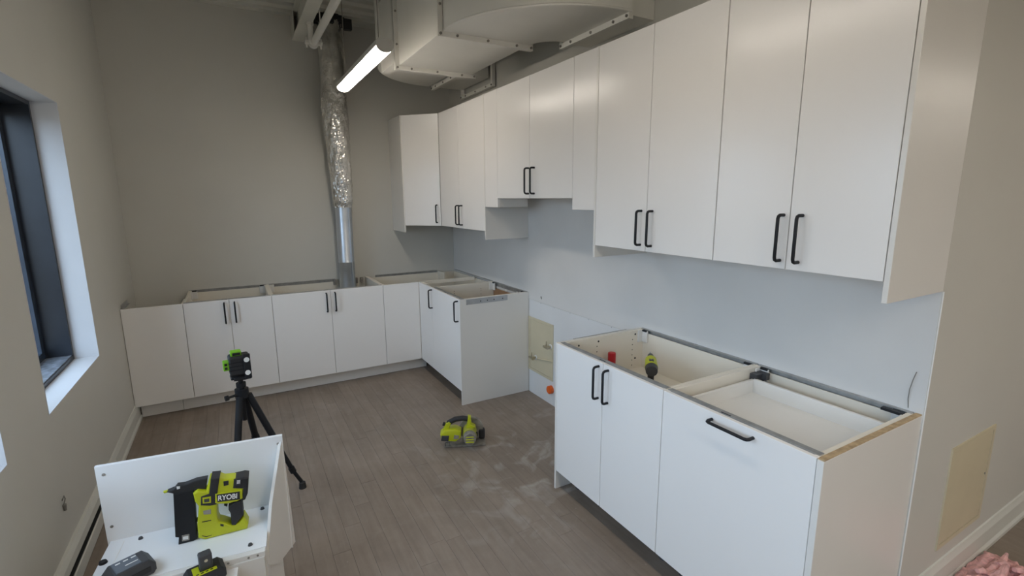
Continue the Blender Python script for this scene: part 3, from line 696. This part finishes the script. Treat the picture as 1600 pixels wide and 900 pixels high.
for z in (.035, .105): MB().cyl((.034, -.052, z), (.034, -.0545, z), .013, n=16).build('magnet', 'white', t, world=False)
MB().box((-.046, -.040, .022), (.052, .045, .125), .010).build('body', 'rubber', t, world=False)
for z in (.05, .07, .09): MB().box((-.047, -.0415, z), (.018, -.036, z+.006), .001).build('grip_rib', 'black', t, world=False)
MB().box((-.034, -.022, .122), (.016, .030, .147), .004).build('top_window_cap', 'green', t, world=False)
MB().box((-.026, -.026, .128), (.010, -.020, .142), .001).build('top_window', 'black', t, world=False)
sd = MB().box((-.072, -.024, .052), (-.044, .024, .100), .004).build('side_window_cap', 'green', t, world=False)
for z in (.060, .080): MB().box((-.066, -.026, z), (-.054, -.022, z+.013), .001).build('side_window', 'black', sd, world=False)

# ------------------------------------------------------------------ circular saw on the floor
t = thing('circular_saw', (-.885, -2.20, 0), 'dusty lime circular saw resting on the floor boards', 'saw', rotz=R(-24))
SM = dict(world=False)
MB().box((-.125, -.038, .004), (.150, .075, .009), .002).box((-.125, -.038, .004), (.150, -.034, .012)).build('base_plate', 'dust', t, **SM)
MB().tube([(-.12, -.034, .010), (-.12, -.050, .045), (-.09, -.050, .05), (-.09, -.034, .010)], .003, 6).build('edge_guide', 'dgrey', t, **SM)
g = MB().cyl((.055, .045, .088), (.055, .078, .088), .082, n=28).build('blade_guard', 'dust', t, smooth=True, **SM)
MB().cyl((.055, .078, .088), (.055, .084, .088), .030, n=18).build('guard_hub', 'dgrey', g, **SM)
MB().cyl((.055, .058, .075), (.055, .060, .075), .078, n=32).build('blade', 'galv', t, smooth=True, **SM)
MB().box((.105, .038, .012), (.150, .080, .085), .012).build('chip_chute', 'rubber', t, **SM)
mh = MB().cyl((.045, .045, .085), (.045, -.055, .085), .047, n=20).build('motor_housing', 'limedust', t, smooth=True, **SM)
MB().cyl((.045, -.050, .083), (.045, -.092, .080), .046, .040, n=20).build('motor_cap', 'dust', mh, smooth=True, **SM)
for z in (.062, .080, .098): MB().box((.018, -.096, z-.004), (.072, -.086, z+.004), .002).build('vent_slot', 'lime', mh, **SM)
MB().prism([(-.145, .055), (-.05, .045), (-.015, .07), (-.012, .115), (-.05, .135), (-.12, .128), (-.152, .10)], lambda x_, z: (x_, -.048, z), lambda x_, z: (x_, .040, z), .012).build('battery_housing', 'lime', t, smooth=True, **SM)
MB().prism([(-.148, .062), (-.10, .055), (-.093, .095), (-.142, .098)], lambda x_, z: (x_, -.056, z), lambda x_, z: (x_, -.046, z), .004).build('battery', 'dgrey', t, **SM)
MB().prism([(-.065, .068), (-.03, .068), (-.026, .092), (-.058, .098)], lambda x_, z: (x_, -.051, z), lambda x_, z: (x_, -.046, z), .003).build('badge', 'dust', t, **SM)
MB().tube([(-.115, 0, .125), (-.095, 0, .165), (-.05, 0, .188), (.0, 0, .192), (.035, 0, .185)], [.017, .018, .018, .018, .018], 10).build('rear_handle', 'rubber', t, smooth=True, **SM)
MB().prism([(-.135, .12), (-.10, .12), (-.078, .165), (-.092, .178), (-.115, .165)], lambda x_, z: (x_, -.022, z), lambda x_, z: (x_, .022, z), .006).build('handle_post', 'lime', t, **SM)
MB().prism([(.020, .12), (.062, .115), (.085, .135), (.058, .152), (.055, .205), (.036, .210), (.030, .165)], lambda x_, z: (x_, -.024, z), lambda x_, z: (x_, .022, z), .006).build('handle_post', 'lime', t, **SM)
MB().cyl((-.108, .0, .150), (-.134, .0, .160), .013, n=10).build('lock_knob', 'rubber', t, **SM)
MB().box((.085, -.045, .075), (.098, -.030, .105), .003).build('depth_lever', 'black', t, **SM)

# ------------------------------------------------------------------ drill and can in the open cabinet
t = thing('spray_can', (-.30, -3.010, .637), 'red spray can standing in the open base cabinet', 'can')
MB().lathe([(.020, 0), (.0225, .003), (.0225, .085), (.021, .09)], (-.30, -3.010, .637), 24).build('can_body', 'red', t, smooth=True)
cp = MB().lathe([(.0222, .088), (.0228, .091), (.0228, .142), (.021, .148), (.015, .150)], (-.30, -3.010, .637), 24).build('cap', 'red', t, smooth=True)
MB().box((-.325, -3.022, .637+.062), (-.3215, -3.002, .637+.07)).build('print', 'access', t)
t = thing('cordless_drill', (-.25, -3.265, .637), 'lime and black cordless drill standing upright in the open base cabinet', 'drill', rotz=R(-42))
MB().box((-.036, -.05, .0), (.036, .05, .040), .010).build('battery', 'dgrey', t, **SM)
MB().tube([(0, .0, .035), (0, -.004, .08), (0, -.008, .11)], [.018, .017, .021], 12).build('grip', 'rubber', t, smooth=True, **SM)
MB().cyl((0, -.060, .128), (0, -.022, .136), .030, .033, n=20).build('motor_cap', 'dgrey', t, smooth=True, **SM)
MB().cyl((0, -.026, .135), (0, .050, .153), .034, .030, n=20).build('motor_body', 'lime', t, smooth=True, **SM)
MB().box((-.012, -.018, .166), (.012, .012, .1745), .002).build('speed_switch', 'dgrey', t, **SM)
MB().cyl((0, .050, .153), (0, .095, .164), .024, .015, n=16).build('chuck', 'dgrey', t, smooth=True, **SM)
MB().cyl((0, .095, .164), (0, .13, .172), .0035, n=8).build('bit', 'galv', t, **SM)

# ------------------------------------------------------------------ white box used as a bench (foreground)
BR = R(-5.5); BO = Vector((-2.632, -2.862, 0)); SZ = .38
t = thing('open_carcass', BO, 'white melamine carcass used as a bench, holding nailer and batteries', 'carcass', rotz=BR)
# local: x to the right along the upright, y negative toward the camera
UW = .618
MB().prism([(-.010, .15), (UW, .15), (UW-.0, .682), (-.012, .690)], lambda x_, z: (x_, 0, z), lambda x_, z: (x_, .016, z), .001).build('upright_board', 'bench', t, **SM)
MB().box((.0, .016, .02), (.016, .30, .36), .001).build('left_side', 'panel', t, **SM)
MB().box((-.002, -.275, SZ-.018), (UW-.075, -.0005, SZ), .001).build('shelf_board', 'bench', t, **SM)
MB().box((.03, -.30, SZ-.022), (UW-.078, -.2755, SZ-.002), .001).build('edge_strip', 'panel', t, **SM)
MB().box((.03, -.304, .19), (UW-.082, -.287, SZ-.022), .001).build('front_board', 'panel', t, **SM)
MB().box((-.012, -.56, SZ-.05), (.45, -.3045, SZ-.034), .001).build('lower_shelf', 'bench', t, **SM)
MB().box((.035, -.55, .0), (.051, -.31, SZ-.05), .001).build('support', 'panel', t, **SM)
MB().box((.42, -.55, .0), (.436, -.31, SZ-.05), .001).build('support', 'panel', t, **SM)
MB().box((.0, -.27, .0), (.016, -.001, SZ-.018), .001).build('support', 'panel', t, **SM)
MB().box((UW-.095, -.27, .0), (UW-.079, -.03, SZ-.018), .001).build('support', 'panel', t, **SM)
for x_, z in ((.012, .655), (.010, .44), (UW-.018, .648), (UW-.022, .43)): MB().cyl((x_, .0005, z), (x_, -.0022, z), .0055, n=10).build('screw', 'dust', t, **SM)
for x_, y_ in ((.10, -.03), (UW-.10, -.02), (UW-.13, -.245)): MB().cyl((x_, y_, SZ), (x_, y_, SZ+.007), .0085, .006, n=12).build('bolt_head', 'dgrey', t, **SM)
for x_ in (.35, .42, .485, .515): MB().cyl((x_, -.3005, SZ-.012), (x_, -.302, SZ-.012), .004, n=8).build('screw', 'dust', t, **SM)
MB().cyl((.012, -.13, SZ), (.012, -.13, SZ+.008), .0135, .011, n=14).build('plug', 'black', t, **SM)
MB().box((.045, -.272, SZ-.0005), (.0475, -.02, SZ+.0004)).build('groove', 'panel', t, **SM)
MB().cyl((UW-.072, -.10, SZ-.01), (UW-.060, -.10, SZ-.01), .011, n=12).build('plug', 'black', t, **SM)
# splayed right-hand gusset board with a chamfered lower corner
a_ = Vector((-2.022, -2.92, 0)); u3 = Vector((.40, .917, 0)).normalized(); n3 = Vector((u3.y, -u3.x, 0))
gp = [(.014, .672), (-.151, .467), (-.208, .35), (-.238, .259), (-.19, .15), (-.146, .12), (.048, .141)]
gp = [(.012, .672), (-.151, .467), (-.208, .352), (-.236, .262), (-.146, .190), (.046, .143)]
b = MB().prism(gp, lambda s, z: a_+u3*s+Vector((0, 0, z)), lambda s, z: a_+u3*s-n3*.012+Vector((0, 0, z)))
b.build('gusset_board', 'panel', t)
b = MB().prism([(-.20, 0), (-.07, 0), (-.07, .26), (-.20, .3)], lambda s, z: a_+u3*s-n3*.013+Vector((0, 0, z)), lambda s, z: a_+u3*s-n3*.028+Vector((0, 0, z))); b.build('support', 'panel', t)

# ------------------------------------------------------------------ brad nailer
t = thing('brad_nailer', Vector((-2.405, -3.000, SZ)), 'lime and black cordless brad nailer standing on the white shelf', 'nailer', rotz=R(-4.0))
KX, KY = 6.43*465, 6.43*355
def gp2(x, y):
    h = 0.
    for _ in range(6):
        xb = x+.147*h; h = 815-.252*(xb-255)-y
    return ((xb-255)/KX, max(h/KY, .0))
def gpoly(pts, y0, y1, name, material, bev=.004, parent=None, label=None):
    return MB().prism([gp2(*p) for p in pts], lambda x_, z: (x_, y0, z), lambda x_, z: (x_, y1, z), bev).build(name, material, parent or t, world=False, label=label)
body = gpoly([(395, 310), (440, 275), (520, 282), (548, 168), (640, 148), (700, 165), (780, 152), (890, 150), (900, 250), (885, 330), (830, 368), (740, 398), (632, 402), (630, 450), (638, 540), (655, 570), (715, 583), (790, 606), (850, 585), (905, 515), (955, 590), (945, 650), (900, 695), (730, 728), (520, 757), (450, 738), (438, 610), (450, 430), (415, 390)], -.028, .028, 'body_shell', 'lime', .007)
mg = gpoly([(205, 330), (400, 285), (418, 560), (435, 760), (398, 792), (255, 815), (258, 745), (225, 742)], -.016, .016, 'magazine', 'black', .003)
gpoly([(288, 722), (360, 708), (362, 765), (290, 780)], -.0168, -.0155, 'magazine_badge', 'dust', 0, mg)
gpoly([(298, 735), (350, 725), (350, 755), (300, 764)], -.0173, -.0166, 'badge_print', 'white', 0, mg)
gpoly([(145, 322), (212, 292), (238, 258), (310, 246), (420, 200), (530, 174), (512, 278), (430, 292), (205, 332)], -.014, .014, 'nose_piece', 'rubber', .003)
gpoly([(108, 330), (148, 318), (150, 334), (118, 342)], -.006, .006, 'nose_tip', 'lime', .001)
gpoly([(236, 262), (268, 258), (268, 280), (240, 286)], -.0155, -.0138, 'nose_print', 'white', 0)
gpoly([(565, 158), (652, 146), (634, 285), (625, 400), (560, 414), (472, 412), (474, 330), (552, 300)], -.0315, .0315, 'rubber_band', 'rubber', .003)
gpoly([(488, 335), (570, 320), (572, 380), (492, 390)], -.0335, -.031, 'jam_window_frame', 'lime', .001)
gpoly([(505, 347), (556, 338), (556, 370), (508, 377)], -.0345, -.033, 'jam_window', 'dgrey', 0)
gpoly([(792, 156), (900, 128), (945, 130), (940, 285), (915, 348), (880, 362), (890, 240), (785, 242)], -.031, .031, 'rear_cap', 'rubber', .005)
gpoly([(818, 150), (868, 143), (862, 200), (812, 206)], -.0322, -.0305, 'rear_badge', 'dgrey', 0)
for k, yy in enumerate((158, 170, 182)): gpoly([(826, yy), (860, yy-6), (859, yy+1), (825, yy+7)], -.0328, -.032, 'badge_print', 'white', 0)
gpoly([(690, 178), (742, 166), (742, 210), (694, 222)], -.0295, -.027, 'top_switch', 'rubber', .001)
gpoly([(815, 374), (872, 356), (882, 395), (897, 505), (852, 562), (822, 606), (780, 606), (766, 490), (745, 458), (745, 420)], -.0295, .0295, 'grip', 'rubber', .006)
gpoly([(702, 398), (738, 396), (728, 450), (695, 440)], -.010, .010, 'trigger', 'black', .002)
gpoly([(495, 465), (572, 450), (572, 494), (500, 502)], -.0295, -.027, 'depth_window', 'dust', .001)
gpoly([(485, 570), (575, 552), (575, 560), (486, 578)], -.0288, -.0275, 'seam_slot', 'rubber', 0)
gpoly([(486, 704), (530, 714), (582, 698), (582, 702), (530, 720), (486, 710)], -.0288, -.0275, 'seam_slot', 'rubber', 0)
gpoly([(666, 590), (700, 596), (700, 616), (668, 610)], -.0295, -.027, 'belt_hook_socket', 'rubber', 0)
gpoly([(742, 716), (822, 704), (828, 712), (742, 726)], -.0288, -.0275, 'battery_latch', 'rubber', 0)
gpoly([(418, 585), (440, 580), (440, 600), (420, 604)], -.010, .010, 'magazine_clip', 'black', .001)
gpoly([(418, 675), (448, 668), (448, 688), (420, 694)], -.010, .010, 'magazine_clip', 'black', .001)
gpoly([(612, 296), (880, 250), (888, 330), (830, 360), (700, 382), (614, 384)], -.0325, -.027, 'logo_surround', 'lime', .001)
lg = gpoly([(626, 302), (858, 262), (862, 340), (636, 372)], -.034, -.032, 'logo_plate', 'rubber', .0006)
def text_mesh(name, body_, size, material, parent, mtx, ext=.0004, bold=.0):
    cu = bpy.data.curves.new(name, 'FONT'); cu.body = body_; cu.size = size; cu.extrude = ext; cu.align_x = 'LEFT'; cu.offset = bold
    tmp = bpy.data.objects.new(name+'_tmp', cu); COL.objects.link(tmp)
    dg = bpy.context.evaluated_depsgraph_get(); me = bpy.data.meshes.new_from_object(tmp.evaluated_get(dg))
    bpy.data.objects.remove(tmp); bpy.data.curves.remove(cu)
    me.transform(mtx); me.materials.clear(); me.materials.append(M[material]); me.name = name
    o = bpy.data.objects.new(name, me); COL.objects.link(o); o.parent = parent; return o
def logo_text(p0, p1, h, body_, yoff, parent, material='white'):
    x0_, z0_ = gp2(*p0); x1_, z1_ = gp2(*p1)
    ang = math.atan2(z1_-z0_, x1_-x0_); ln = math.hypot(x1_-x0_, z1_-z0_)
    m = text_mesh('lettering', body_, 1., material, parent, Matrix.Identity(4), .0, .022)
    w_ = max(v.co.x for v in m.data.vertices)-min(v.co.x for v in m.data.vertices); mn = min(v.co.x for v in m.data.vertices)
    hh = max(v.co.y for v in m.data.vertices)
    for v in m.data.vertices:
        lx, lz = (v.co.x-mn)/w_*ln, v.co.y/hh*h
        v.co = Vector((x0_+lx*math.cos(ang)-lz*math.sin(ang), yoff, z0_+lx*math.sin(ang)+lz*math.cos(ang)))
    return m
logo_text((642, 356), (832, 326), .0205, 'RYOBI', -.0346, lg)

# ------------------------------------------------------------------ batteries on the lower shelf
def batt(loc, rz_, label):
    return thing('tool_battery', loc, label, 'battery', 'tool batteries', rotz=rz_)
t = batt((-2.535, -3.130, SZ), R(24), 'grey angular tool battery at the lower left of the bench')
hexp = [(-.068, 0), (.058, 0), (.068, .012), (.068, .036), (.050, .058), (-.046, .058), (-.068, .034)]
MB().prism(hexp, lambda x_, z: (x_, -.042, z), lambda x_, z: (x_, .042, z), .006).build('case', 'dgrey', t, **SM)
MB().box((-.040, -.034, .057), (.030, .034, .0605), .001).build('label_plate', 'bgrey', t, **SM)
MB().box((-.072, -.030, .008), (-.064, .030, .028), .002).build('release_latch', 'rubber', t, **SM)
for s in (-1, 1): MB().box((-.05, s*.041, .014), (.05, s*.0445, .034), .001).build('side_rail', 'rubber', t, **SM)
for k in range(3): MB().box((-.030+k*.022, .016, .0605), (-.016+k*.022, .022, .0609)).build('print', 'white', t, **SM)
MB().box((-.010, -.012, .0605), (.026, -.008, .0609)).build('print', 'white', t, **SM)
t = batt((-2.313, -3.222, SZ-.034), R(12), 'black and lime stem tool battery at the bench edge')
MB().prism([(-.060, 0), (.052, 0), (.060, .010), (.060, .034), (.046, .048), (-.048, .048), (-.060, .034)], lambda x_, z: (x_, -.038, z), lambda x_, z: (x_, .038, z), .008).build('case', 'rubber', t, **SM)
MB().box((-.014, -.016, .046), (.026, .018, .105), .006).build('stem', 'dgrey', t, **SM)
MB().cyl((.006, -.0158, .084), (.006, -.018, .084), .0055, n=10).build('contact', 'brass', t, **SM)
lb_ = MB().box((-.036, -.033, .0475), (.034, -.017, .0495), .001).build('label_plate', 'lime', t, **SM)
MB().box((-.036, -.017, .0475), (-.015, .020, .0495), .001).build('label_plate', 'lime', t, **SM)
for k in range(4): MB().box((-.028+k*.014, -.028, .0495), (-.020+k*.014, -.022, .0499)).build('print', 'black', lb_, **SM)
MB().box((-.02, -.0395, .012), (.03, -.0372, .026), .001).build('front_badge', 'dgrey', t, **SM)

# ------------------------------------------------------------------ pink insulation on the hall floor
t = thing('insulation_pile', (.585, -4.55, 0), 'crumpled pink fibreglass insulation on floor below the baseboard', 'insulation')
b = MB(); nx, ny = 70, 40; grid = []
for i in range(nx):
    row = []
    for j in range(ny):
        u, v = i/(nx-1)*2-1, j/(ny-1)*2-1
        x_ = .565+u*.235; y_ = -4.555+v*.178
        e_ = max(0, 1-max(abs(u)**3, abs(v)**3))
        q = Vector((x_*9+y_*6, y_*20-x_*6, 0))
        z = (.066+.026*noise.noise(q*1.1)+.022*noise.noise(q*2.7)+.010*noise.noise(q*6.1))*e_**.4
        x_ += .02*noise.noise(q*1.7+Vector((3, 3, 1))); y_ += .012*noise.noise(q*1.9+Vector((9, 1, 4)))
        row.append(b.bm.verts.new((x_, min(y_, YE-.03), max(.002, z))))
    grid.append(row)
for i in range(nx-1):
    for j in range(ny-1): b.bm.faces.new((grid[i][j], grid[i+1][j], grid[i+1][j+1], grid[i][j+1]))
b.build('batt', 'pink', t, smooth=True)
for k in range(26):
    x_ = random.uniform(.40, .68); y_ = random.uniform(-4.68, -4.44); z = random.uniform(.055, .080); a_ = random.uniform(-.7, .5)
    pts = [Vector((x_, y_, z))+Vector((math.cos(a_), math.sin(a_), 0))*s*random.uniform(.04, .07)+Vector((0, 0, .012*math.sin(s*2+k))) for s in (0, .5, 1., 1.6)]
    MB().tube(pts, [.010, .014, .013, .006], 7).build('tuft', 'pink', t, smooth=True)
